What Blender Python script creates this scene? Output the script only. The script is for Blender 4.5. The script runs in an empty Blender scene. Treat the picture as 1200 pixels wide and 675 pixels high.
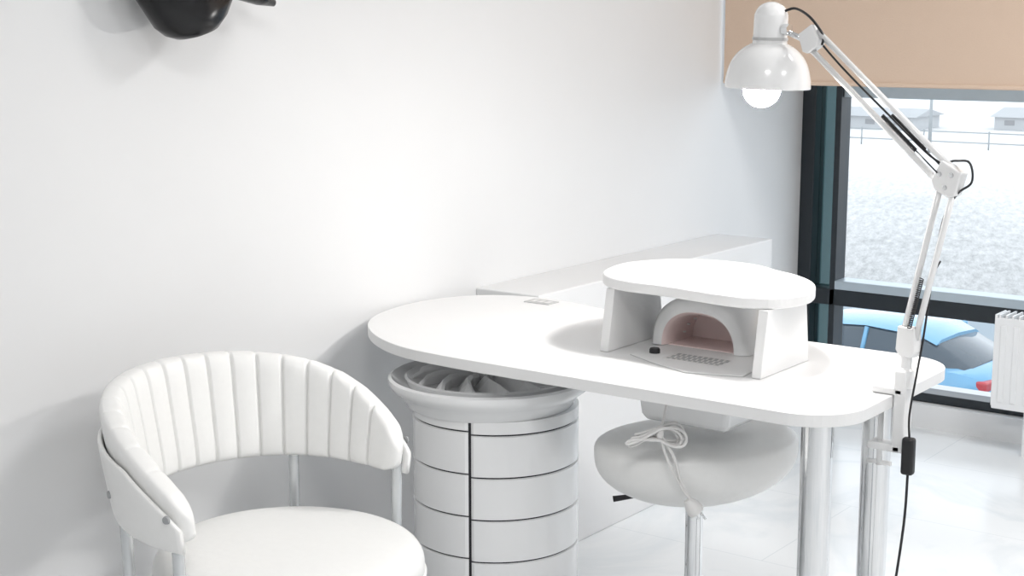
import bpy, bmesh, math, random
from mathutils import Vector, Matrix
random.seed(4)
S = bpy.context.scene
COL = S.collection

# ------------------------------------------------------------------ helpers
def mat(name, col, rough=0.5, metal=0.0, noise=0.0, nscale=20.0, bump=0.0, coat=0.0, emis=None, estr=0.0, spec=0.5, sheen=0.0):
    m = bpy.data.materials.new(name); m.use_nodes = True
    nt = m.node_tree; b = nt.nodes['Principled BSDF']
    b.inputs['Base Color'].default_value = (*col, 1)
    b.inputs['Roughness'].default_value = rough
    b.inputs['Metallic'].default_value = metal
    b.inputs['Specular IOR Level'].default_value = spec
    b.inputs['Coat Weight'].default_value = coat
    b.inputs['Coat Roughness'].default_value = 0.05
    b.inputs['Sheen Weight'].default_value = sheen
    if emis:
        b.inputs['Emission Color'].default_value = (*emis, 1)
        b.inputs['Emission Strength'].default_value = estr
    if noise > 0 or bump > 0:
        tc = nt.nodes.new('ShaderNodeTexCoord')
        n = nt.nodes.new('ShaderNodeTexNoise'); n.inputs['Scale'].default_value = nscale
        n.inputs['Detail'].default_value = 4
        nt.links.new(tc.outputs['Object'], n.inputs['Vector'])
        if noise > 0:
            mx = nt.nodes.new('ShaderNodeMix'); mx.data_type = 'RGBA'
            mx.inputs[6].default_value = (*[c*(1-noise) for c in col], 1)
            mx.inputs[7].default_value = (*[min(1, c*(1+noise)) for c in col], 1)
            nt.links.new(n.outputs['Fac'], mx.inputs[0])
            nt.links.new(mx.outputs[2], b.inputs['Base Color'])
        if bump > 0:
            bp = nt.nodes.new('ShaderNodeBump'); bp.inputs['Strength'].default_value = bump
            bp.inputs['Distance'].default_value = 0.003
            nt.links.new(n.outputs['Fac'], bp.inputs['Height'])
            nt.links.new(bp.outputs['Normal'], b.inputs['Normal'])
    return m

def obj(name, me, m=None, parent=None, smooth=False, bevel=0, seg=3):
    o = bpy.data.objects.new(name, me); COL.objects.link(o)
    if m is not None and len(me.materials) == 0:
        me.materials.append(m)
    if smooth:
        for p in me.polygons: p.use_smooth = True
    if bevel > 0:
        md = o.modifiers.new('Bevel', 'BEVEL'); md.width = bevel; md.segments = seg
        md.limit_method = 'ANGLE'; md.angle_limit = math.radians(35); md.harden_normals = False
    if parent: o.parent = parent
    return o

def empty(name, loc=(0, 0, 0)):
    e = bpy.data.objects.new(name, None); e.empty_display_size = 0.1
    COL.objects.link(e); return e

def mesh(name, verts, faces):
    me = bpy.data.meshes.new(name); me.from_pydata([tuple(v) for v in verts], [], faces)
    bm = bmesh.new(); bm.from_mesh(me); bmesh.ops.recalc_face_normals(bm, faces=bm.faces)
    bm.to_mesh(me); bm.free(); me.update(); return me

def box(name, lo, hi, m, parent=None, bevel=0, seg=3):
    x0, y0, z0 = lo; x1, y1, z1 = hi
    v = [(x0,y0,z0),(x1,y0,z0),(x1,y1,z0),(x0,y1,z0),(x0,y0,z1),(x1,y0,z1),(x1,y1,z1),(x0,y1,z1)]
    f = [(0,3,2,1),(4,5,6,7),(0,1,5,4),(1,2,6,5),(2,3,7,6),(3,0,4,7)]
    return obj(name, mesh(name, v, f), m, parent, bevel=bevel, seg=seg)

def crom(pts, n=8, closed=False):
    P = [Vector(p) for p in pts]; out = []; N = len(P)
    rng = range(N) if closed else range(N-1)
    for i in rng:
        if closed: a,b,c,d = P[(i-1)%N],P[i],P[(i+1)%N],P[(i+2)%N]
        else: a,b,c,d = P[max(i-1,0)],P[i],P[i+1],P[min(i+2,N-1)]
        for k in range(n):
            t = k/n
            out.append(0.5*((2*b)+(-a+c)*t+(2*a-5*b+4*c-d)*t*t+(-a+3*b-3*c+d)*t**3))
    if not closed: out.append(P[-1].copy())
    return out

def tube(name, pts, r, m, parent=None, seg=12, smooth=True):
    P = [Vector(p) for p in pts]; verts = []; faces = []
    up = None
    for i, p in enumerate(P):
        t = (P[min(i+1, len(P)-1)] - P[max(i-1, 0)]).normalized()
        if up is None:
            up = Vector((0,0,1)) if abs(t.z) < 0.9 else Vector((1,0,0))
        up = (up - t*up.dot(t)).normalized(); s = t.cross(up)
        rr = r[i] if isinstance(r, (list, tuple)) else r
        for k in range(seg):
            a = 2*math.pi*k/seg
            verts.append(p + up*math.cos(a)*rr + s*math.sin(a)*rr)
    for i in range(len(P)-1):
        for k in range(seg):
            faces.append((i*seg+k, i*seg+(k+1)%seg, (i+1)*seg+(k+1)%seg, (i+1)*seg+k))
    faces.append(tuple(range(seg-1, -1, -1))); b = (len(P)-1)*seg
    faces.append(tuple(range(b, b+seg)))
    o = obj(name, mesh(name, verts, faces), m, parent)
    if smooth:
        for p in o.data.polygons:
            p.use_smooth = len(p.vertices) == 4
    return o

def lathe(name, prof, c, m, parent=None, seg=64, smooth=True, axis=None):
    """prof list of (r,z); c base centre; optional axis direction"""
    verts = []; faces = []
    for r, z in prof:
        for k in range(seg):
            a = 2*math.pi*k/seg
            verts.append(Vector((r*math.cos(a), r*math.sin(a), z)))
    n = len(prof)
    for i in range(n-1):
        for k in range(seg):
            faces.append((i*seg+k, i*seg+(k+1)%seg, (i+1)*seg+(k+1)%seg, (i+1)*seg+k))
    if prof[0][0] > 1e-4: faces.append(tuple(range(seg-1,-1,-1)))
    if prof[-1][0] > 1e-4: faces.append(tuple(range((n-1)*seg, n*seg)))
    R = Matrix.Identity(3)
    if axis is not None: R = Vector((0,0,1)).rotation_difference(Vector(axis).normalized()).to_matrix()
    verts = [R @ v + Vector(c) for v in verts]
    me = mesh(name, verts, faces)
    bm = bmesh.new(); bm.from_mesh(me); bmesh.ops.remove_doubles(bm, verts=bm.verts, dist=1e-5); bm.to_mesh(me); bm.free()
    o = obj(name, me, m, parent)
    if smooth:
        for p in me.polygons: p.use_smooth = len(p.vertices) <= 4
        md = o.modifiers.new('ES', 'EDGE_SPLIT'); md.split_angle = math.radians(40)
    return o

def extrude(name, outline, z0, z1, m, parent=None, bevel=0, seg=3):
    n = len(outline)
    v = [(p[0], p[1], z0) for p in outline] + [(p[0], p[1], z1) for p in outline]
    f = [tuple(range(n-1,-1,-1)), tuple(range(n, 2*n))]
    f += [(i, (i+1)%n, n+(i+1)%n, n+i) for i in range(n)]
    return obj(name, mesh(name, v, f), m, parent, bevel=bevel, seg=seg)

def sstep(a, b, x):
    t = max(0, min(1, (x-a)/(b-a))); return t*t*(3-2*t)

def interp(tab, x):
    if x <= tab[0][0]: return tab[0][1]
    for (a, va), (b, vb) in zip(tab, tab[1:]):
        if x <= b:
            return va+(vb-va)*(x-a)/(b-a)
    return tab[-1][1]

# ------------------------------------------------------------------ materials
M_wall = mat('wall_paint', (0.76,0.763,0.768), 0.5, noise=0.02, nscale=3, bump=0.05)
M_ceil = mat('ceiling_paint', (0.85,0.85,0.85), 0.8, noise=0.01)
M_lam = mat('white_laminate', (0.82,0.82,0.82), 0.38, noise=0.01, nscale=8)
M_chrome = mat('chrome', (0.72,0.73,0.74), 0.06, 1.0, noise=0.02)
M_leather = mat('white_leather', (0.85,0.85,0.838), 0.40, noise=0.02, nscale=60, bump=0.2)
M_gloss = mat('white_gloss_plastic', (0.88,0.885,0.89), 0.16, noise=0.01, coat=0.3)
M_enamel = mat('white_enamel', (0.83,0.83,0.83), 0.22, noise=0.01, coat=0.4)
M_metalw = mat('painted_tube', (0.62,0.64,0.65), 0.22, 0.55, noise=0.02)
M_gap = mat('dark_gap', (0.02,0.02,0.024), 0.7, noise=0.05)
M_black = mat('black_rubber', (0.012,0.012,0.014), 0.45, noise=0.1)
M_blackgl = mat('black_gloss', (0.004,0.004,0.005), 0.24, noise=0.1, nscale=14, bump=0.3, spec=0.4)
M_frame = mat('anthracite_frame', (0.014,0.020,0.026), 0.35, noise=0.1)
M_sill = mat('aluminium_sill', (0.50,0.58,0.64), 0.3, 0.3, noise=0.05)
M_rad = mat('radiator_enamel', (0.82,0.83,0.84), 0.3, noise=0.01)
M_pink = mat('pink_interior', (0.93,0.77,0.75), 0.3, noise=0.02)
M_blind = mat('beige_blind_fabric', (0.63,0.485,0.38), 0.9, noise=0.04, nscale=220, bump=0.2)
M_grey = mat('grey_plastic', (0.35,0.36,0.37), 0.4, noise=0.03)
M_lgrey = mat('light_grey_line', (0.5,0.5,0.5), 0.5, noise=0.03)
M_cable = mat('white_cable', (0.75,0.74,0.73), 0.4, noise=0.02)

# floor: pale marble tile
M_floor = bpy.data.materials.new('marble_tile'); M_floor.use_nodes = True
nt = M_floor.node_tree; b = nt.nodes['Principled BSDF']; L = nt.links.new
tc = nt.nodes.new('ShaderNodeTexCoord')
n1 = nt.nodes.new('ShaderNodeTexNoise'); n1.inputs['Scale'].default_value = 1.3; n1.inputs['Detail'].default_value = 8; n1.inputs['Distortion'].default_value = 1.2
L(tc.outputs['Object'], n1.inputs['Vector'])
r1 = nt.nodes.new('ShaderNodeValToRGB'); r1.color_ramp.elements[0].position = 0.45; r1.color_ramp.elements[1].position = 0.57
r1.color_ramp.elements[0].color = (0.83,0.845,0.855,1); r1.color_ramp.elements[1].color = (0.83,0.845,0.855,1)
e = r1.color_ramp.elements.new(0.5); e.color = (0.75,0.78,0.80,1)
L(n1.outputs['Fac'], r1.inputs['Fac'])
br = nt.nodes.new('ShaderNodeTexBrick'); br.inputs['Scale'].default_value = 1.0
br.inputs['Brick Width'].default_value = 1.2; br.inputs['Row Height'].default_value = 0.6; br.inputs['Mortar Size'].default_value = 0.0018
br.inputs['Color1'].default_value = (1,1,1,1); br.inputs['Color2'].default_value = (0.99,0.99,0.99,1); br.inputs['Mortar'].default_value = (0.85,0.87,0.88,1)
L(tc.outputs['Object'], br.inputs['Vector'])
mx = nt.nodes.new('ShaderNodeMix'); mx.data_type = 'RGBA'; mx.blend_type = 'MULTIPLY'; mx.inputs[0].default_value = 1
L(r1.outputs['Color'], mx.inputs[6]); L(br.outputs['Color'], mx.inputs[7]); L(mx.outputs[2], b.inputs['Base Color'])
b.inputs['Roughness'].default_value = 0.2

# glass
def glassmat(name, tint, fac):
    m = bpy.data.materials.new(name); m.use_nodes = True; nt = m.node_tree
    nt.nodes.clear()
    o = nt.nodes.new('ShaderNodeOutputMaterial'); t = nt.nodes.new('ShaderNodeBsdfTransparent'); g = nt.nodes.new('ShaderNodeBsdfGlossy')
    t.inputs['Color'].default_value = (*tint, 1); g.inputs['Roughness'].default_value = 0.02
    mxx = nt.nodes.new('ShaderNodeMixShader'); mxx.inputs[0].default_value = fac
    nt.links.new(t.outputs[0], mxx.inputs[1]); nt.links.new(g.outputs[0], mxx.inputs[2]); nt.links.new(mxx.outputs[0], o.inputs['Surface'])
    return m
M_glass = glassmat('window_glass', (0.96,0.98,1.0), 0.04)
M_glass2 = glassmat('tinted_glass', (0.30,0.42,0.44), 0.10)

# ------------------------------------------------------------------ room
XW, YW = -2.51, 5.25
XR, YB, ZC = 3.0, -2.2, 2.8
box('floor', (XW-0.15, YB-0.15, -0.1), (XR+0.15, YW+0.3, 0), M_floor)
box('ceiling', (XW-0.15, YB-0.15, ZC), (XR+0.15, YW+0.3, ZC+0.1), M_ceil)
box('wall_left', (XW-0.15, YB-0.15, 0), (XW, YW+0.3, ZC), M_wall)
box('wall_right', (XR, YB-0.15, 0), (XR+0.15, YW+0.3, ZC), M_wall)
box('wall_back', (XW, YB-0.15, 0), (XR, YB, ZC), M_wall)
box('wall_window', (1.6, YW-0.02, 0), (XR, YW+0.3, ZC), M_wall)
box('wall_lintel', (XW, YW-0.02, 2.45), (1.6, YW+0.3, ZC), M_wall)
box('trim_1', (XW, YW-0.04, 0), (1.6, YW+0.3, 0.09), M_wall)
box('wall_ledge', (XW, 3.225, 0), (-2.295, 4.60, 0.750), M_wall, bevel=0.004)

# window
win = empty('window_1')
y0, y1 = YW, YW+0.09
def fr(n, x0, x1, z0, z1, m=M_frame, ya=y0, yb=y1): return box(n, (x0, ya, z0), (x1, yb, z1), m, win, bevel=0.003)
fr('frame_left', XW, -2.455, 0.09, 2.45)
fr('mullion_1', -2.375, -2.352, 0.09, 2.45)
fr('mullion_2', -0.75, -0.69, 0.09, 2.45)
fr('frame_right', 1.54, 1.6, 0.09, 2.45)
fr('frame_head', -2.455, 1.54, 2.39, 2.45)
fr('transom_top', -2.352, 1.54, 1.205, 1.30, M_sill, y0+0.02, y1-0.01)
fr('transom', -2.455, 1.54, 0.415, 0.478)
fr('transom_sill', -2.352, 1.54, 0.478, 0.512, M_sill, y0-0.005, y1)
fr('frame_bottom', -2.455, 1.54, 0.09, 0.125)
box('pane_side', (-2.455, y0+0.05, 0.125), (-2.375, y0+0.055, 2.39), M_glass2, win)
box('pane_main', (-2.352, y0+0.05, 0.125), (1.54, y0+0.055, 2.39), M_glass, win)

# roller blind
bl = empty('roller_blind')
box('fabric', (XW+0.012, 4.60, 1.285), (1.7, 4.603, 2.66), M_blind, bl)
box('bottom_rail', (XW+0.012, 4.594, 1.273), (1.7, 4.609, 1.287), M_blind, bl, bevel=0.004)
tube('roller', [(XW+0.012, 4.62, 2.68), (1.7, 4.62, 2.68)], 0.03, M_rad, bl, seg=20)
box('bracket_left', (XW, 4.58, 2.64), (XW+0.012, 4.66, ZC), M_rad, bl)
box('bracket_right', (1.7, 4.58, 2.64), (1.712, 4.66, ZC), M_rad, bl)

# radiator
rad = empty('radiator')
rx0, rx1, ry0, ry1, rz0, rz1 = -1.655, -0.75, 5.02, 5.12, 0.165, 0.495
box('panel_front', (rx0, ry0, rz0), (rx1, ry0+0.012, rz1-0.01), M_rad, rad, bevel=0.004)
box('panel_back', (rx0, ry1-0.012, rz0), (rx1, ry1, rz1-0.01), M_rad, rad, bevel=0.004)
box('side_left', (rx0-0.002, ry0, rz0+0.01), (rx0+0.006, ry1, rz1), M_rad, rad, bevel=0.002)
box('side_right', (rx1-0.006, ry0, rz0+0.01), (rx1+0.002, ry1, rz1), M_rad, rad, bevel=0.002)
for i in range(20):
    x = rx0+0.03+i*(rx1-rx0-0.06)/19
    box('rib_%d' % (i+1), (x-0.010, ry0-0.003, rz0+0.025), (x+0.010, ry0+0.001, rz1-0.035), M_rad, rad, bevel=0.003)
for i in range(40):
    x = rx0+0.015+i*(rx1-rx0-0.03)/39
    box('grille_bar_%d' % (i+1), (x-0.003, ry0, rz1-0.012), (x+0.003, ry1, rz1), M_rad, rad)
for x in (rx0+0.12, rx1-0.12):
    box('leg', (x-0.015, 5.05, 0.0), (x+0.015, 5.09, rz0+0.02), M_rad, rad)

# unseen ceiling panels, added as fill light for the room
def panel(i, x, y, w, p):
    e = empty('ceiling_fill' if i == 0 else 'ceiling_fill.%03d' % i)
    M = bpy.data.materials.get('led_diffuser') or mat('led_diffuser', (0.9,0.9,0.9), 0.5, noise=0.01, emis=(1,0.985,0.96), estr=3)
    box('housing', (x-w/2, y-w/2, ZC-0.035), (x+w/2, y+w/2, ZC), M_rad, e, bevel=0.004)
    box('diffuser', (x-w/2+0.02, y-w/2+0.02, ZC-0.04), (x+w/2-0.02, y+w/2-0.02, ZC-0.034), M, e)
    l = bpy.data.lights.new('led', 'AREA'); l.size = w; l.energy = p; l.color = (1,0.99,0.98)
    o = bpy.data.objects.new('led', l); o.location = (x, y, ZC-0.045); COL.objects.link(o); o.parent = e
panel(0, -0.2, 0.4, 0.7, 30)
panel(1, -0.4, 3.5, 0.7, 26)
panel(2, 1.7, 1.9, 0.7, 36)

# ------------------------------------------------------------------ table
tb = empty('manicure_table')
base = [(-1.22,2.49),(-1.50,2.49),(-1.80,2.49),(-2.02,2.492),(-2.17,2.51),(-2.30,2.57),(-2.41,2.665),(-2.475,2.78),(-2.502,2.92),(-2.485,3.05),(-2.42,3.15),(-2.32,3.20),(-2.20,3.205),(-2.07,3.175),(-1.92,3.135),(-1.75,3.115),(-1.5,3.112),(-1.24,3.112)]
def arc(cx, cy, r, a0, a1, n=12): return [(cx+r*math.cos(math.radians(a0+(a1-a0)*k/n)), cy+r*math.sin(math.radians(a0+(a1-a0)*k/n))) for k in range(n+1)]
left = [(p.x, p.y) for p in crom([(a, b_, 0) for a, b_ in base], 6)]
outline = left + arc(-1.21, 2.997, 0.115, 90, 0) + arc(-1.215, 2.61, 0.12, 0, -90)
extrude('top', outline, 0.725, 0.75, M_lam, tb, bevel=0.0015, seg=2)
for i, (x, y) in enumerate([(-1.182,2.585),(-1.215,2.955),(-2.10,3.06)]):
    lathe('leg_%d' % (i+1), [(0.045,0),(0.045,0.006),(0.031,0.012),(0.031,0.715),(0.045,0.716),(0.045,0.725)], (x, y, 0), M_chrome, tb, seg=48)
box('outlet_plate', (-2.275,3.125,0.75), (-2.195,3.175,0.7525), M_lgrey, tb, bevel=0.001)
for i in range(3): box('outlet_slot_%d' % (i+1), (-2.262+i*0.022,3.138,0.7525), (-2.25+i*0.022,3.162,0.753), M_cable, tb)
v = []
for z, k in ((0.7249,1.0),(0.68,0.98),(0.635,0.93),(0.62,0.86)):
    v += [(-1.545+sx*0.115*k, 2.78+sy*0.085*k, z) for sx, sy in ((-1,-1),(1,-1),(1,1),(-1,1))]
f = [(0,1,2,3),(12,13,14,15)]
for i in range(3):
    for k in range(4): f.append((i*4+k, i*4+(k+1)%4, (i+1)*4+(k+1)%4, (i+1)*4+k))
obj('extractor_housing', mesh('h', v, f), M_gloss, tb, bevel=0.012)

# ------------------------------------------------------------------ dust collector grille plate on the top
dc = empty('nail_dust_collector')
pl = [(-1.705,2.745),(-1.62,2.70),(-1.52,2.662),(-1.405,2.70),(-1.43,2.92),(-1.70,2.92)]
pl2 = [(-1.563+(x+1.563)*1.014, 2.80+(y-2.80)*1.014) for x, y in pl]
extrude('plate_joint', pl2, 0.7503, 0.7509, M_lgrey, dc)
extrude('top_plate', pl, 0.7503, 0.7525, M_lam, dc, bevel=0.0008, seg=1)
box('grille_recess', (-1.628,2.748,0.7526), (-1.492,2.812,0.7531), M_cable, dc)
for i in range(10):
    for j in range(5):
        x = -1.62+i*0.0133+(0.003 if j % 2 else 0); y = 2.753+j*0.0118
        box('grille_hole_%d_%d' % (i+1, j+1), (x, y, 0.7531), (x+0.0075, y+0.0075, 0.7536), M_grey, dc)
lathe('knob', [(0.0,0.0),(0.012,0.0),(0.012,0.008),(0.010,0.011),(0,0.011)], (-1.668,2.785,0.7525), M_black, dc, seg=24)

# ------------------------------------------------------------------ UV nail lamp (arch)
uv = empty('uv_nail_lamp')
def archprof(w, h, n=28, e=2.35):
    out = []
    for k in range(n+1):
        a = math.pi*k/n; c, s = math.cos(a), math.sin(a)
        out.append((w*math.copysign(abs(c)**(2/e), c), h*abs(s)**(2/e)))
    return out
def arch_shell():
    cx = -1.605; zb = 0.7535
    st = [(2.862,.112,.106,.092,.084),(2.868,.118,.112,.088,.080),(2.875,.124,.118,.085,.077),(2.95,.127,.121,.083,.075),(3.03,.122,.115,.080,.072),(3.06,.108,.102,.075,.066)]
    verts = []; faces = []; n = 28
    for y, ow, oh, iw, ih in st:
        verts += [(cx+x, y, zb+z) for x, z in archprof(ow, oh)]
        verts += [(cx+x, y, zb+z) for x, z in archprof(iw, ih)]
    m = 2*(n+1)
    for i in range(len(st)-1):
        for k in range(n):
            faces.append((i*m+k, i*m+k+1, (i+1)*m+k+1, (i+1)*m+k))
            faces.append((i*m+n+1+k, (i+1)*m+n+1+k, (i+1)*m+n+2+k, i*m+n+2+k))
        for k in (0, n):
            faces.append((i*m+k, (i+1)*m+k, (i+1)*m+n+1+k, i*m+n+1+k))
    for k in range(n):
        faces.append((k, k+1, n+2+k, n+1+k))
    b0 = (len(st)-1)*m
    faces.append(tuple([b0+k for k in range(n+1)]))
    me = mesh('arch', verts, faces); me.materials.append(M_gloss); me.materials.append(M_pink)
    o = obj('arch_shell', me, None, uv, smooth=True)
    for p in me.polygons:
        idx = [i % m for i in p.vertices]
        if len(idx) == 4 and all(i >= n+1 for i in idx): p.material_index = 1
        if len(idx) > 4: p.use_smooth = False
    md = o.modifiers.new('ES', 'EDGE_SPLIT'); md.split_angle = math.radians(50)
arch_shell()
obj('inner_back', mesh('ib', [(-1.605+x, 2.985, 0.7535+z) for x, z in archprof(.0815,.0735)], [tuple(range(29))]), M_pink, uv)
box('base_plate', (-1.69,2.88,0.7526), (-1.52,3.03,0.7545), M_pink, uv)
for k in range(9):
    a = math.pi*(k+1)/10
    lathe('led_%d' % (k+1), [(0,0),(0.004,0),(0.004,0.002),(0,0.003)], (-1.605+0.075*math.cos(a), 2.93, 0.7535+0.068*math.sin(a)), M_cable, uv, seg=10)
box('power_socket', (-1.60,3.06,0.78), (-1.58,3.068,0.79), M_grey, uv)

# ------------------------------------------------------------------ wrist rest riser
rs = empty('armrest_stand')
bo = [(-1.826,2.815),(-1.855,2.90),(-1.852,2.99),(-1.79,3.085),(-1.70,3.125),(-1.60,3.12),(-1.52,3.075),(-1.44,3.03),(-1.37,2.955),(-1.330,2.85),(-1.352,2.755),(-1.42,2.715),(-1.52,2.722),(-1.62,2.738),(-1.72,2.742),(-1.78,2.765)]
bo = [(p.x, p.y) for p in crom([(a, b_, 0) for a, b_ in bo], 6, True)]
extrude('board', bo, 0.890, 0.915, M_lam, rs, bevel=0.005)
def legpanel(n, x, ya, yb, ta, tb_):
    t = 0.011
    v = [(x-t,ya,0.7505),(x+t,ya,0.7505),(x+t,yb,0.7505),(x-t,yb,0.7505),(x-t,ta,0.890),(x+t,ta,0.890),(x+t,tb_,0.890),(x-t,tb_,0.890)]
    f = [(0,3,2,1),(4,5,6,7),(0,1,5,4),(1,2,6,5),(2,3,7,6),(3,0,4,7)]
    obj(n, mesh(n, v, f), M_lam, rs, bevel=0.002)
legpanel('side_1', -1.77, 2.735, 2.975, 2.76, 2.955)
legpanel('side_2', -1.375, 2.70, 2.925, 2.725, 2.905)

# ------------------------------------------------------------------ round cabinet with tray
cb = empty('round_storage_cabinet')
ccx, ccy, cr = -2.050, 2.707, 0.194
camang = math.atan2(0-ccy, 0-ccx)
seam = camang - math.radians(19)
def cabinet_body():
    seg = 180; zs = []
    rowsR = [0.569-0.0985*k for k in range(6)]
    rowsL = [z+0.007 for z in rowsR]
    zset = {0.012, 0.60}
    g = 0.0014
    for z in rowsR+rowsL:
        zset |= {z-g-0.002, z-g, z+g, z+g+0.002}
    zs = sorted(z for z in zset if z > 0.01)
    def gz(z, rows): return any(abs(z-r) < g+1e-5 for r in rows)
    verts = []; faces = []; mats = []
    for z in zs:
        for k in range(seg):
            a = seam + 2*math.pi*k/seg
            rows = rowsL if k >= seg/2 else rowsR
            r = cr - (0.005 if gz(z, rows) else 0)
            if k in (0, 1, seg//2, seg//2+1): r = cr-0.005
            verts.append((ccx+r*math.cos(a), ccy+r*math.sin(a), z))
    for i in range(len(zs)-1):
        zm = (zs[i]+zs[i+1])/2
        for k in range(seg):
            faces.append((i*seg+k, i*seg+(k+1)%seg, (i+1)*seg+(k+1)%seg, (i+1)*seg+k))
            rows = rowsL if k >= seg/2 else rowsR
            mats.append(1 if (gz(zm, rows) or k == 0 or k == seg//2) else 0)
    faces.append(tuple(range((len(zs)-1)*seg, len(zs)*seg))); mats.append(0)
    faces.append(tuple(range(seg))[::-1]); mats.append(0)
    me = bpy.data.meshes.new('body'); me.from_pydata(verts, [], faces)
    me.materials.append(M_gloss); me.materials.append(M_gap)
    for p, mi in zip(me.polygons, mats): p.material_index = mi; p.use_smooth = len(p.vertices) == 4
    o = obj('drawer_column', me, None, cb)
    md = o.modifiers.new('ES', 'EDGE_SPLIT'); md.split_angle = math.radians(30)
cabinet_body()
lathe('plinth', [(0.17,0),(0.17,0.012),(0,0.012)], (ccx,ccy,0), M_grey, cb)
lathe('tray', [(cr-0.002,0.598),(cr+0.003,0.603),(cr+0.008,0.615),(cr+0.020,0.628),(0.230,0.640),(0.237,0.652),(0.236,0.662),(0.229,0.666),(0.222,0.660),(0.20,0.645),(0.165,0.636),(0.0,0.634)], (ccx-0.012,ccy-0.008,0), M_gloss, cb, seg=96)
dcx, dcy = ccx-0.03, ccy+0.012
lathe('turntable_dish', [(0.0,0.634),(0.175,0.634),(0.192,0.642),(0.198,0.658),(0.192,0.661),(0.182,0.654),(0.14,0.648),(0,0.646)], (dcx,dcy,0), M_gloss, cb, seg=96)
lathe('dish_hub', [(0,0.646),(0.05,0.646),(0.045,0.672),(0.02,0.678),(0,0.678)], (dcx,dcy,0), M_gloss, cb, seg=40)
for k in range(14):
    a = 2*math.pi*k/14; c = Vector((dcx, dcy, 0)); vv = []
    for j, rr in enumerate((0.045, 0.08, 0.115, 0.15, 0.178)):
        tw = a+(rr-0.045)*4.5
        d = Vector((math.cos(tw), math.sin(tw), 0)); t = Vector((-d.y, d.x, 0))
        zt_ = (0.672,0.676,0.677,0.673,0.660)[j]
        vv += [c+d*rr-t*0.012+Vector((0,0,0.646)), c+d*rr+t*0.024+Vector((0,0,0.646)), c+d*rr+t*0.024+Vector((0,0,zt_-.008)), c+d*rr+t*0.014+Vector((0,0,zt_))]
    ff = [(0,1,2,3),(16,17,18,19)]
    for i in range(4):
        for q in range(4): ff.append((i*4+q, i*4+(q+1)%4, (i+1)*4+(q+1)%4, (i+1)*4+q))
    obj('fin_%d' % (k+1), mesh('fin', vv, ff), M_gloss, cb, bevel=0.002)

# ------------------------------------------------------------------ stool
st = empty('saddle_stool')
sx, sy = -1.565, 2.795
yaw = math.radians(36.5)
def seat_mesh():
    bm = bmesh.new(); bmesh.ops.create_uvsphere(bm, u_segments=64, v_segments=36, radius=1)
    for vtx in bm.verts:
        x, y, z = vtx.co
        rr = math.hypot(x, y)
        zz = math.copysign(abs(z)**0.8, z)
        k = abs(1-abs(z)**2.4)**0.5 if abs(z) < 1 else 0
        if rr > 1e-5: x, y = x/rr*k, y/rr*k
        h = 0.048 if zz > 0 else 0.105
        Z = zz*h + 0.020*(y*y) + 0.022*(x*x) + 0.012*x
        vtx.co = (x*0.224, y*0.185, Z)
    me = bpy.data.meshes.new('seat'); bm.to_mesh(me); bm.free()
    o = obj('seat', me, M_leather, st, smooth=True)
    o.matrix_world = Matrix.Translation((sx, sy, 0.535)) @ Matrix.Rotation(yaw+0.05, 4, 'Z')
seat_mesh()
lathe('collar', [(0,0.425),(0.022,0.425),(0.026,0.43),(0.026,0.437),(0.05,0.441),(0.05,0.449),(0,0.449)], (sx,sy,0), M_grey, st, seg=32)
lathe('gas_lift', [(0.0,0.09),(0.026,0.09),(0.026,0.24),(0.0195,0.245),(0.0195,0.425),(0,0.425)], (sx,sy,0), M_chrome, st, seg=32)
tube('height_lever', [(sx,sy,0.437),(sx-0.09,sy-0.06,0.442),(sx-0.15,sy-0.10,0.430)], [0.004,0.004,0.007], M_black, st)
lathe('hub', [(0,0.075),(0.035,0.075),(0.04,0.09),(0.03,0.125),(0,0.125)], (sx,sy,0), M_chrome, st, seg=32)
for k in range(5):
    a = 2*math.pi*k/5+0.5; d = Vector((math.cos(a), math.sin(a), 0)); c = Vector((sx, sy, 0))
    tube('arm_%d' % (k+1), [c+d*0.03+Vector((0,0,0.10)), c+d*0.14+Vector((0,0,0.092)), c+d*0.26+Vector((0,0,0.07))], [0.016,0.014,0.011], M_chrome, st)
    w = c+d*0.255
    t = Vector((-d.y, d.x, 0))
    lathe('castor_%d' % (k+1), [(0,-0.02),(0.022,-0.02),(0.025,-0.012),(0.025,0.012),(0.022,0.02),(0,0.02)], w+Vector((0,0,0.025)), M_black, st, seg=24, axis=t)
    tube('castor_stem_%d' % (k+1), [w+Vector((0,0,0.03)), w+Vector((0,0,0.075))], 0.007, M_grey, st)

# bundled white mains cable hanging from the table
cc = empty('power_cable_bundle')
bc = Vector((-1.518, 2.56, 0.642))
side = Vector((0.804, 0.595, 0))
for i, (ax, az, tilt) in enumerate([(0.060,0.024,0.10),(0.050,0.018,-0.15),(0.055,0.030,0.40),(0.043,0.016,-0.40),(0.052,0.022,0.62)]):
    pts = []
    for k in range(41):
        t = 2*math.pi*k/40
        xx = ax*math.cos(t)*(1.15 if math.cos(t) < 0 else 0.9); zz = az*math.sin(2*t)*0.45+xx*tilt*0.4+0.012*math.sin(t)
        pts.append(bc+side*xx+Vector((0,0,zz-abs(xx)*0.22))+Vector((-0.595,0.804,0))*(0.005*i-0.008))
    tube('loop_%d' % (i+1), pts, 0.0033, M_cable, cc, seg=8)
tube('tie', [bc+Vector((0,0,-0.012)), bc+Vector((0,0,0.012))], 0.008, M_cable, cc, seg=12)
tube('hanger', crom([bc, bc+Vector((0.0,0.02,0.04)), bc+Vector((-0.01,0.05,0.082))]), 0.003, M_cable, cc, seg=8)
tube('cord', crom([bc, bc+side*0.03+Vector((0,0,-0.05)), bc+side*0.045+Vector((0,0,-0.10)), bc+side*0.07+Vector((0,0,-0.15))]), 0.0035, M_cable, cc, seg=8)
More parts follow.
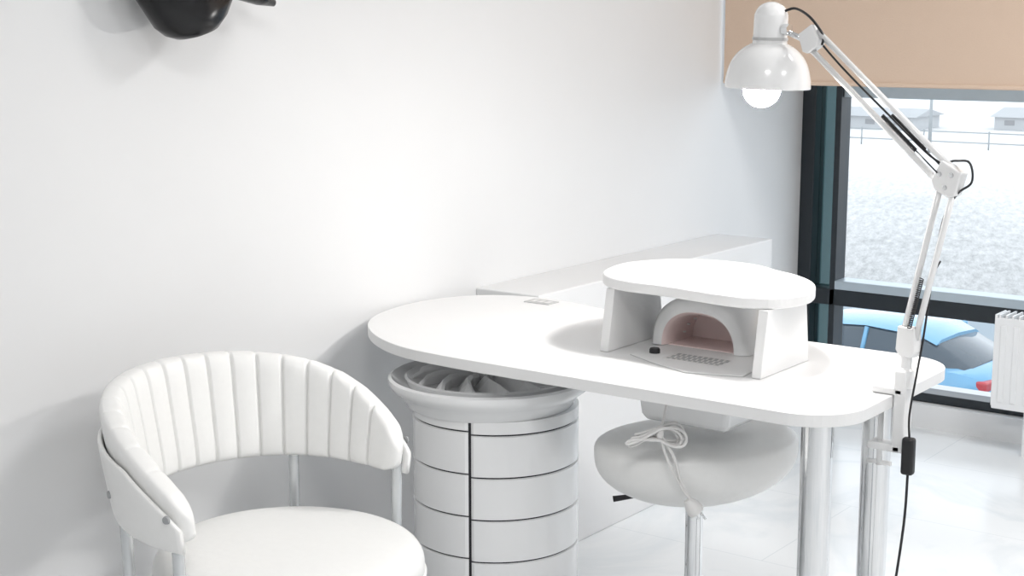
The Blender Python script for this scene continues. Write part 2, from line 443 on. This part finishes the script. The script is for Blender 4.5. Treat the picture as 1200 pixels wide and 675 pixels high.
tube('cord_b', crom([bc, bc+side*0.015+Vector((0,0,-0.05)), bc+side*0.05+Vector((0,0,-0.12)), bc+side*0.078+Vector((0,0,-0.15))]), 0.003, M_cable, cc, seg=8)
pc = bc+side*0.080+Vector((0,0,-0.168))
lathe('plug_body', [(0,0),(0.016,0),(0.018,0.006),(0.016,0.02),(0.008,0.034),(0,0.036)], pc, M_cable, cc, seg=24, axis=(-0.5,-0.35,0.8))
for s in (-1, 1):
    p = pc+Vector((0.8,0.6,0))*0.007*s
    tube('pin_%d' % (1 if s < 0 else 2), [p, p+Vector((0.5,0.35,-0.8))*0.018], 0.0024, M_chrome, cc, seg=10)

# ------------------------------------------------------------------ chair
ch = empty('dining_chair')
hx, hy = -2.049, 2.003
PM = 103
ZT = [(0,.787),(20,.784),(34,.777),(48,.766),(59,.752),(70,.731),(80,.703),(90,.668),(97,.640),(103,.610)]
def zt(ph): return interp(ZT, abs(ph))
def zb(ph): return 0.556-0.012*sstep(40, 103, abs(ph))
def band(name, phmax, Rin, thick, ztf, zbf, m, chan=True, steps=480, lean=0.16, parent=ch):
    N = 32; verts = []; faces = []
    for i in range(steps+1):
        ph = -phmax+2*phmax*i/steps
        a = math.radians(ph)
        zt_, zb_ = ztf(ph), zbf(ph)
        endk = min(1.0, math.sqrt(max(0.0, 1-(1-min(1, (phmax-abs(ph))/7.0))**2))) if chan else 1
        hh = (zt_-zb_)/2*(0.30+0.70*endk); zc = (zt_+zb_)/2; th = thick/2*max(endk, 0.12)
        d = Vector((-math.cos(a), math.sin(a), 0))
        for k in range(N):
            t = 2*math.pi*k/N; c, s = math.cos(t), math.sin(t)
            ex = 2/4.0
            rr = th*math.copysign(abs(c)**ex, c); zz = hh*math.copysign(abs(s)**(2/6.0), s)
            if chan and c < 0.25:
                u = (ph/10.3+0.5) % 1.0; dd = min(u, 1-u)
                fade = 1-sstep(86, 98, abs(ph))
                puff = 0.0075*(math.exp(-(dd/0.055)**2))-0.0035*math.sin(math.pi*u)
                rr += fade*puff*min(1, (0.25-c)*1.2)
                if s > 0.5: zz -= 0.002*fade*math.exp(-(dd/0.07)**2)
            z = zc+zz
            r = Rin+thick/2+rr+lean*(z-0.6)
            verts.append(Vector((hx, hy, 0))+d*r+Vector((0,0,z)))
    for i in range(steps):
        for k in range(N):
            faces.append((i*N+k, i*N+(k+1)%N, (i+1)*N+(k+1)%N, (i+1)*N+k))
    faces.append(tuple(range(N))[::-1]); faces.append(tuple(range(steps*N, steps*N+N)))
    return obj(name, mesh(name, verts, faces), m, parent, smooth=True)
band('backrest', PM, 0.270, 0.045, zt, zb, M_leather, steps=640)
band('outer_shell', PM-1, 0.317, 0.012, lambda p: min(zt(p)-0.035, 0.70-0.04*sstep(40,103,abs(p))), lambda p: zb(p)-0.010, M_leather, chan=False, steps=120, lean=0.16)
prof = [(0,0.375),(0.20,0.375),(0.235,0.380),(0.255,0.395),(0.262,0.420),(0.258,0.442),(0.243,0.458),(0.215,0.466),(0.15,0.470),(0,0.472)]
pr = [(p.x, p.z) for p in crom([(r, 0, z) for r, z in prof], 4)]
qx, qy = hx+0.030, hy-0.010
o = lathe('seat', pr, (0,0,0), M_leather, ch, seg=80)
o.modifiers.clear(); o.location = (qx, qy, 0); o.scale = (1.03, 0.99, 1)
tube('seat_piping', [(qx+0.2705*math.cos(t*math.pi/40), qy+0.260*math.sin(t*math.pi/40), 0.405) for t in range(81)], 0.0035, M_leather, ch, seg=8)
lathe('seat_pan', [(0,0.36),(0.19,0.36),(0.20,0.376),(0,0.376)], (qx,qy,0), M_metalw, ch)
for i, ph in enumerate((50, -62, 98, -98)):
    a = math.radians(ph); d = Vector((-math.cos(a), math.sin(a), 0)); c = Vector((hx, hy, 0))
    k = 0.304
    pts = [c+d*k+Vector((0,0,0.575)), c+d*(k-0.002)+Vector((0,0,0.52)), c+d*(k-0.004)+Vector((0,0,0.44)), c+d*(k+0.0)+Vector((0,0,0.36)), c+d*(k+0.035)+Vector((0,0,0.0))]
    tube('leg_%d' % (i+1), crom(pts, 6), 0.0115, M_metalw, ch)
    tube('leg_bracket_%d' % (i+1), [c+d*(k-0.002)+Vector((0,0,0.375)), c+d*0.17+Vector((0,0,0.368))], 0.009, M_metalw, ch)
    lathe('bolt_%d' % (i+1), [(0,0),(0.008,0),(0.007,0.004),(0,0.005)], c+d*(0.329)+Vector((0,0,0.60)), M_grey, ch, seg=16, axis=d)
    lathe('foot_%d' % (i+1), [(0,0),(0.014,0),(0.014,0.012),(0,0.012)], c+d*(k+0.035), M_black, ch, seg=16)

# ------------------------------------------------------------------ desk lamp
dl = empty('architect_desk_lamp')
B0 = Vector((-1.075,2.755,0.845)); E = Vector((-0.994,2.71,1.182)); Hd = Vector((-1.345,2.855,1.437))
box('clamp_spine', (-1.094,2.735,0.635), (-1.069,2.775,0.80), M_enamel, dl, bevel=0.004)
box('clamp_top_jaw', (-1.14,2.735,0.7505), (-1.075,2.775,0.765), M_enamel, dl, bevel=0.004)
box('clamp_lower_jaw', (-1.145,2.735,0.635), (-1.075,2.775,0.65), M_enamel, dl, bevel=0.004)
tube('clamp_screw', [(-1.125,2.755,0.60),(-1.125,2.755,0.715)], 0.006, M_enamel, dl)
lathe('clamp_pad', [(0,0),(0.016,0),(0.016,0.008),(0,0.008)], (-1.125,2.755,0.716), M_enamel, dl, seg=24)
tube('clamp_handle', [(-1.15,2.755,0.605),(-1.10,2.755,0.605)], 0.005, M_enamel, dl)
lathe('post', [(0,0),(0.017,0),(0.017,0.035),(0.011,0.04),(0.011,0.075),(0,0.075)], (-1.078,2.755,0.765), M_enamel, dl, seg=24)
ad = (Hd-B0); ad.z = 0; ad.normalize(); sd = Vector((-ad.y, ad.x, 0))
def plate(name, c, w, h, t, ang=0, m=M_enamel):
    verts = []
    for s in (-1, 1):
        for (x, z) in ((-w,-h*0.6),(-w*0.6,-h),(w*0.6,-h),(w,-h*0.6),(w*0.85,h),(-w*0.85,h)):
            xx = x*math.cos(ang)-z*math.sin(ang); zz = x*math.sin(ang)+z*math.cos(ang)
            verts.append(c+ad*xx+Vector((0,0,zz))+sd*t*s)
    f = [tuple(range(6)),tuple(range(6,12))]+[(i,(i+1)%6,6+(i+1)%6,6+i) for i in range(6)]
    return obj(name, mesh(name, verts, f), m, dl, bevel=0.003)
plate('base_bracket', B0+Vector((0,0,0.012)), 0.024, 0.030, 0.012)
def rods(tag, A, B, sep):
    d = (B-A).normalized(); n = d.cross(sd).normalized()
    for s in (-1, 1):
        tube('%s_rod_%d' % (tag, 1 if s < 0 else 2), [A+n*sep*s, B+n*sep*s], 0.0064, M_enamel, dl, seg=8)
    return d, n
d1, n1_ = rods('lower_arm', B0+Vector((0,0,0.02)), E, 0.016)
d2, n2_ = rods('upper_arm', E, Hd, 0.020)
plate('elbow_bracket', E, 0.031, 0.028, 0.011, 0.4)
for s in (-1, 1):
    for q in (Vector((0.014,0,0.010)), Vector((-0.014,0,0.010)), Vector((0,0,-0.014))):
        lathe('elbow_rivet', [(0,0),(0.005,0),(0.004,0.003),(0,0.004)], E+ad*q.x+Vector((0,0,q.z))+sd*s*0.011, M_chrome, dl, seg=12, axis=sd*s)
lathe('elbow_knob', [(0,0),(0.012,0),(0.014,0.01),(0.010,0.016),(0,0.016)], E-sd*0.011, M_enamel, dl, seg=20, axis=-sd)
def spring(name, A, B, r=0.004, turns=26):
    d = (B-A).normalized(); u = d.cross(Vector((0,1,0))).normalized(); w = d.cross(u); n = turns*8
    tube(name, [A+(B-A)*k/n+u*r*math.cos(2*math.pi*k/8)+w*r*math.sin(2*math.pi*k/8) for k in range(n+1)], 0.0012, M_black, dl, seg=5)
spring('spring_lower_1', B0+d1*0.045+sd*0.013, B0+d1*0.15+sd*0.013)
spring('spring_lower_2', B0+d1*0.045-sd*0.013, B0+d1*0.15-sd*0.013)
tube('spring_wire_lower', [B0+d1*0.15-sd*0.013, B0+d1*0.19+n1_*0.012-sd*0.013], 0.0018, M_black, dl, seg=6)
spring('spring_upper_1', E+d2*0.09-sd*0.013, E+d2*0.20-sd*0.013, turns=30, r=0.0033)
spring('spring_upper_2', E+d2*0.09+sd*0.013, E+d2*0.20+sd*0.013, turns=30, r=0.0033)
for s in (-1, 1): tube('spring_wire_upper', [E+d2*0.02+sd*0.013*s, E+d2*0.09+sd*0.013*s], 0.0016, M_black, dl, seg=6)
plate('head_bracket', Hd+ad*0.006, 0.026, 0.024, 0.011, -0.5)
SC = Vector((-1.462,2.885,1.335))
axis = Vector((0.03,0.0,1)).normalized()
shade = [(0.090,0.0),(0.0905,0.003),(0.089,0.02),(0.083,0.045),(0.072,0.066),(0.055,0.083),(0.040,0.092),(0.036,0.098),(0.0355,0.145),(0.034,0.156),(0.026,0.170),(0.012,0.178),(0.0,0.180)]
inner = [(0.0,0.10),(0.034,0.094),(0.053,0.081),(0.070,0.064),(0.081,0.044),(0.087,0.02),(0.088,0.001),(0.090,0.0)]
pr = [(p.x, p.z) for p in crom([(r,0,z) for r, z in shade], 3)]
o = lathe('lampshade', inner+pr, SC, M_enamel, dl, seg=72, axis=axis)
lathe('shade_vent', [(0.0372,0.10),(0.0375,0.103),(0.0372,0.106)], SC, M_lgrey, dl, seg=48, axis=axis)
tube('neck_bolt', [Hd+ad*0.03, SC+axis*0.122+Vector((0.03,-0.005,0))], 0.006, M_chrome, dl)
lathe('neck_nut', [(0,-0.008),(0.012,-0.008),(0.012,0.008),(0,0.008)], SC+axis*0.122+Vector((0.043,-0.012,0)), M_chrome, dl, seg=6, axis=(1,-0.2,0), smooth=False)
M_bulb = mat('bulb_glow', (1,1,1), 0.4, emis=(1,0.98,0.95), estr=300)
bm = bmesh.new(); bmesh.ops.create_uvsphere(bm, u_segments=32, v_segments=20, radius=0.040)
me = bpy.data.meshes.new('bulb'); bm.to_mesh(me); bm.free()
o = obj('bulb', me, M_bulb, dl, smooth=True); o.location = SC+Vector((-0.010,-0.006,-0.001))
lathe('bulb_socket', [(0,0),(0.016,0),(0.02,0.05),(0,0.05)], SC+axis*0.038, M_cable, dl, seg=20, axis=axis)
tube('cable_head', crom([SC+axis*0.160+Vector((0.03,0,0.0)), SC+Vector((0.06,0,0.165)), Hd+Vector((-0.01,0,0.045)), Hd+Vector((0.025,-0.012,0.010)), Hd-ad*0.03+Vector((0,-0.01,-0.01))], 8), 0.0028, M_black, dl, seg=8)
tube('cable_upper', crom([Hd-sd*0.012, Hd-d2*0.1-sd*0.004, Hd-d2*0.25-sd*0.006, E+d2*0.06-sd*0.014, E+d2*0.0+Vector((0,0,0.035))-sd*0.014, E-ad*0.045+Vector((0,0,0.035)), E-ad*0.052+Vector((0,0,0.0)), E-ad*0.02+Vector((0,0,-0.025)), E-d1*0.08-sd*0.012, B0+d1*0.16-sd*0.016, B0+d1*0.02-ad*0.02-sd*0.012, Vector((-1.05,2.74,0.80)), Vector((-1.055,2.725,0.72)), Vector((-1.052,2.722,0.675))], 8), 0.0022, M_black, dl, seg=8)
box('inline_switch', (-1.065,2.712,0.600), (-1.040,2.732,0.675), M_black, dl, bevel=0.006)
tube('cable_lower', crom([(-1.052,2.722,0.60),(-1.055,2.722,0.5),(-1.070,2.722,0.35),(-1.090,2.722,0.18),(-1.085,2.72,0.04),(-1.12,2.71,0.0035),(-1.25,2.66,0.0035),(-1.36,2.74,0.0035),(-1.40,2.95,0.0035)], 8), 0.0028, M_black, dl, seg=8)

# ------------------------------------------------------------------ black wall sculpture (animal head bust)
ws = empty('black_wall_sculpture')
def loft(name, rings, m, parent, N=32):
    verts = []; faces = []
    for c, rx, rz, t, in rings:
        c = Vector(c)+Vector((0,0.03,0)); t = Vector(t).normalized(); u = Vector((1,0,0)); u = (u-t*u.dot(t)).normalized(); w = t.cross(u)
        for k in range(N):
            a = 2*math.pi*k/N
            verts.append(c+u*rx*math.cos(a)+w*rz*math.sin(a))
    for i in range(len(rings)-1):
        for k in range(N): faces.append((i*N+k, i*N+(k+1)%N, (i+1)*N+(k+1)%N, (i+1)*N+k))
    faces.append(tuple(range(N))); faces.append(tuple(range((len(rings)-1)*N, len(rings)*N)))
    return obj(name, mesh(name, verts, faces), m, parent, smooth=True)
xs = -2.40
loft('muzzle', [((xs,2.115,1.447),.02,.022,(0,.35,-1)),((xs,2.112,1.453),.045,.050,(0,.35,-1)),((xs-.005,2.115,1.470),.06,.076,(0,.4,-1)),((xs-.01,2.118,1.50),.068,.105,(0,.45,-1)),((xs-.02,2.10,1.56),.072,.128,(0,.3,-1)),((xs-.03,2.09,1.66),.075,.12,(0,0,-1)),((xs-.03,2.10,1.78),.075,.11,(0,0,-1)),((xs-.03,2.12,1.88),.06,.085,(0,-.2,-1)),((xs-.03,2.14,1.93),.03,.04,(0,-.2,-1))], M_blackgl, ws)
loft('jaw', [((xs-.02,2.355,1.515),.008,.008,(0,-1,.15)),((xs-.02,2.31,1.523),.02,.014,(0,-1,.3)),((xs-.02,2.25,1.55),.04,.03,(0,-1,.5)),((xs-.03,2.15,1.62),.05,.06,(0,-1,.7))], M_blackgl, ws)
for s in (-1, 1):
    loft('ear_%d' % (1 if s < 0 else 2), [((xs-.03+s*.04,2.14,1.90),.018,.02,(0,0,1)),((xs-.03+s*.05,2.145,1.96),.02,.022,(0,0,1)),((xs-.03+s*.055,2.15,2.02),.004,.005,(0,0,1))], M_blackgl, ws, 16)
lathe('wall_mount', [(0,0),(0.11,0),(0.11,0.015),(0.07,0.03),(0.055,0.10),(0,0.10)], (XW+0.0005,2.14,1.75), M_blackgl, ws, seg=48, axis=(1,0,0))

# ------------------------------------------------------------------ outdoors (seen from an upper floor)
GZ = -4.0
def groundmat():
    m = bpy.data.materials.new('frosty_ground'); m.use_nodes = True; nt = m.node_tree; b = nt.nodes['Principled BSDF']; L = nt.links.new
    tc = nt.nodes.new('ShaderNodeTexCoord')
    mp = nt.nodes.new('ShaderNodeMapping'); mp.vector_type = 'TEXTURE'
    mp.inputs['Rotation'].default_value = (0,0,math.radians(20)); mp.inputs['Scale'].default_value = (1.0,5.0,1)
    L(tc.outputs['Object'], mp.inputs['Vector'])
    n = nt.nodes.new('ShaderNodeTexNoise'); n.inputs['Scale'].default_value = 5.0; n.inputs['Detail'].default_value = 6; n.inputs['Roughness'].default_value = 0.85
    L(mp.outputs[0], n.inputs['Vector'])
    n2 = nt.nodes.new('ShaderNodeTexNoise'); n2.inputs['Scale'].default_value = 0.12; n2.inputs['Detail'].default_value = 3
    L(tc.outputs['Object'], n2.inputs['Vector'])
    sp = nt.nodes.new('ShaderNodeSeparateXYZ'); L(tc.outputs['Object'], sp.inputs[0])
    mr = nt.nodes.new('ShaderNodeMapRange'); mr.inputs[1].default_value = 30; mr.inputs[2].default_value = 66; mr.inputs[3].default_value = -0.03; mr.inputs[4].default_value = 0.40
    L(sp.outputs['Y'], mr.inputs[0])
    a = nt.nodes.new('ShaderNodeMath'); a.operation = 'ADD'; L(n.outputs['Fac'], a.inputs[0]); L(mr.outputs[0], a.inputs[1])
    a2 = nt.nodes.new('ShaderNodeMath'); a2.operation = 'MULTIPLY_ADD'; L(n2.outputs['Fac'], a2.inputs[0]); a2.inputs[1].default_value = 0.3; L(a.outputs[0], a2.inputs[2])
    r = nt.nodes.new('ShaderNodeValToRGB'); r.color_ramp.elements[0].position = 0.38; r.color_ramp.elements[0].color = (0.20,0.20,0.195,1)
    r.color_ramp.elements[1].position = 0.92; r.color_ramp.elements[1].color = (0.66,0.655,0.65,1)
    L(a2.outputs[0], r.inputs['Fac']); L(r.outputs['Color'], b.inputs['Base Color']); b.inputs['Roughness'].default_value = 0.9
    b.inputs['Specular IOR Level'].default_value = 0.1
    return m
M_gr = groundmat()
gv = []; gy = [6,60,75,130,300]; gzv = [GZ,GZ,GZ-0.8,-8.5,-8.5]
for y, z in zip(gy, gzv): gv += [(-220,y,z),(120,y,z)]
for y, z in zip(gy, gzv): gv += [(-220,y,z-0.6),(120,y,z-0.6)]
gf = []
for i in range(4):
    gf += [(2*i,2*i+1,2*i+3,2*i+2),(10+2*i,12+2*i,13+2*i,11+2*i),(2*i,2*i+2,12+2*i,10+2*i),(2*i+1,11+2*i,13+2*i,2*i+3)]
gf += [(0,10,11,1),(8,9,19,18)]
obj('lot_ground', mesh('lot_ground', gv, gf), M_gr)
M_road = mat('wet_asphalt', (0.20,0.255,0.30), 0.5, noise=0.12, nscale=1)
M_path = mat('frosted_path', (0.33,0.38,0.42), 0.6, noise=0.12, nscale=1)
def strip(name, pts, m, z):
    n = len(pts)
    obj(name, mesh(name, [(x, y, z) for x, y in pts], [tuple(range(n))]), m)
strip('road', [(-40,10),(20,10),(20,30),(-13,30),(-40,30)], M_road, GZ+0.01)
strip('path', [(-21,30),(-15.0,30),(-16.4,37),(-20,44),(-34,44),(-34,40),(-23,38)], M_path, GZ+0.012)
M_pole = mat('galvanised_pole', (0.36,0.38,0.39), 0.5, 0.3, noise=0.1)
fe = empty('perimeter_fence')
def gzat(y): return interp(list(zip(gy, gzv)), y)
fy = 88; fz = gzat(fy)
for i in range(30):
    x = -90+i*4
    tube('fence_post_%d' % (i+1), [(x,fy,fz),(x,fy,fz+1.1)], 0.05, M_pole, fe, seg=6)
for z in (0.4,1.0): tube('fence_rail', [(-90,fy,fz+z),(26,fy,fz+z)], 0.04, M_pole, fe, seg=6)
for i, (x, y, h) in enumerate([(-17.2,56,5.6),(-27.5,72,4.2)]):
    z = gzat(y)
    e = empty('utility_pole' if i == 0 else 'utility_pole.%03d' % i)
    tube('pole', [(x,y,z),(x,y,z+h)], [0.10,0.06], M_pole, e, seg=10)
    tube('crossarm', [(x-0.4,y,z+h-0.3),(x+0.4,y,z+h-0.3)], 0.035, M_pole, e, seg=8)
M_bld = mat('distant_building', (0.50,0.51,0.52), 0.8, noise=0.1, nscale=0.3)
M_roof = mat('distant_roof', (0.42,0.43,0.44), 0.8, noise=0.1, nscale=0.3)
M_opening = mat('dark_opening', (0.3,0.3,0.31), 0.6, noise=0.05)
def house(i, x, y, w, d, h):
    e = empty('distant_house' if i == 0 else 'distant_house.%03d' % i); z0 = -8.5
    box('walls', (x,y,z0), (x+w,y+d,z0+h), M_bld, e)
    v = [(x-.4,y-.4,z0+h),(x+w+.4,y-.4,z0+h),(x+w+.4,y+d+.4,z0+h),(x-.4,y+d+.4,z0+h),(x-.4,y+d/2,z0+h+d*.10),(x+w+.4,y+d/2,z0+h+d*.10)]
    obj('roof', mesh('roof', v, [(0,1,5,4),(2,3,4,5),(0,4,3),(1,2,5),(0,3,2,1)]), M_roof, e)
    for k in range(int(w//3)): box('window_opening_%d' % (k+1), (x+1+k*3,y-.03,z0+.5), (x+2+k*3,y+.01,z0+1.0), M_opening, e)
house(0, -68, 142, 12, 7, 1.3); house(1, -50, 148, 26, 8, 1.3); house(2, -98, 150, 16, 7, 2.0)

# blue car
car = empty('car')
M_blue = mat('blue_car_paint', (0.12,0.33,0.52), 0.25, 0.1, noise=0.03, coat=0.8)
M_cg = mat('car_glass', (0.03,0.05,0.07), 0.05, noise=0.05, coat=0.3)
M_red = mat('tail_light_red', (0.45,0.03,0.04), 0.25, noise=0.05)
def carsec(x, w, z0, z1, sh):
    return [(x,-w*.92,z0),(x,-w,z0+.2),(x,-w,z1-.18),(x,-w*.94,z1-.03),(x,-w*.7,z1+sh),(x,0,z1+sh*1.4),(x,w*.7,z1+sh),(x,w*.94,z1-.03),(x,w,z1-.18),(x,w,z0+.2),(x,w*.92,z0)]
def loftsec(name, secs, m):
    n = len(secs[0]); v = [p for s in secs for p in s]; f = [tuple(range(n)), tuple(range((len(secs)-1)*n, len(secs)*n))]
    for i in range(len(secs)-1):
        for k in range(n): f.append((i*n+k, i*n+(k+1)%n, (i+1)*n+(k+1)%n, (i+1)*n+k))
    o = obj(name, mesh(name, v, f), m, car, smooth=True)
    md = o.modifiers.new('ES', 'EDGE_SPLIT'); md.split_angle = math.radians(50); return o
loftsec('body', [carsec(-2.15,.62,.35,.62,.02),carsec(-2.05,.78,.25,.70,.04),carsec(-1.6,.86,.22,.80,.06),carsec(-.9,.89,.2,.92,.05),carsec(0,.9,.2,.96,.03),carsec(1,.9,.2,.98,.03),carsec(1.7,.88,.22,1.0,.03),carsec(2.05,.82,.28,.95,.03),carsec(2.15,.7,.38,.85,.02)], M_blue)
def cab(x, w0, w1, z0, z1): return [(x,-w0,z0),(x,-w1,z1-.06),(x,-w1*.8,z1),(x,0,z1+.02),(x,w1*.8,z1),(x,w1,z1-.06),(x,w0,z0)]
loftsec('greenhouse', [cab(-1.15,.80,.78,.93,.97),cab(-.45,.82,.66,.95,1.38),cab(.3,.83,.66,.96,1.44),cab(1.1,.82,.65,.96,1.40),cab(1.85,.78,.70,.96,1.02)], M_cg)
loftsec('roof', [[(x,-w,z-.05),(x,-w*.8,z+.005),(x,0,z+.03),(x,w*.8,z+.005),(x,w,z-.05),(x,0,z-.06)] for x, w, z in ((-.5,.66,1.385),(.3,.67,1.45),(1.1,.66,1.41),(1.35,.64,1.31))], M_blue)
for s in (-1, 1):
    for px in (-.42,.32,1.12):
        tube('pillar', [(px-(.25 if px < -.4 else 0),s*.825,.95),(px,s*.665,1.38)], .035, M_blue, car, seg=8)
    for px in (-1.35,1.35):
        lathe('tyre', [(0,-.11),(.2,-.11),(.31,-.1),(.33,-.06),(.33,.06),(.31,.1),(.2,.11),(0,.11)], (px,s*.82,.33), M_black, car, seg=32, axis=(0,1,0))
        lathe('rim', [(0,0),(.2,0),(.19,.02),(.05,.01),(0,.03)], (px,s*.925,.33), M_grey, car, seg=24, axis=(0,s,0))
    box('tail_light', (2.0,s*.68-.13,.76), (2.155,s*.68+.13,.9), M_red, car, bevel=.03)
    box('head_light', (-2.13,s*.58-.14,.55), (-1.98,s*.58+.14,.68), M_rad, car, bevel=.03)
box('rear_bumper', (2.02,-.8,.32), (2.2,.8,.5), M_black, car, bevel=.05)
car.location = (-8.35,19.9,GZ+0.012); car.rotation_euler = (0,0,math.radians(-6))

# ------------------------------------------------------------------ world
w = bpy.data.worlds.new('sky'); S.world = w; w.use_nodes = True
bg = w.node_tree.nodes['Background']; bg.inputs[0].default_value = (0.92,0.965,1.0,1); bg.inputs[1].default_value = 2.05

# ------------------------------------------------------------------ camera
cam = bpy.data.cameras.new('camera'); co = bpy.data.objects.new('camera', cam); COL.objects.link(co)
cam.sensor_width = 36; cam.lens = 1750/1200*36; cam.clip_end = 600
th = math.atan(304.5/1750)
co.location = (0,0,1.46); co.rotation_euler = (math.pi/2-th, 0, math.radians(36.5))
S.camera = co
S.view_settings.view_transform = 'Standard'
S.view_settings.look = 'None'
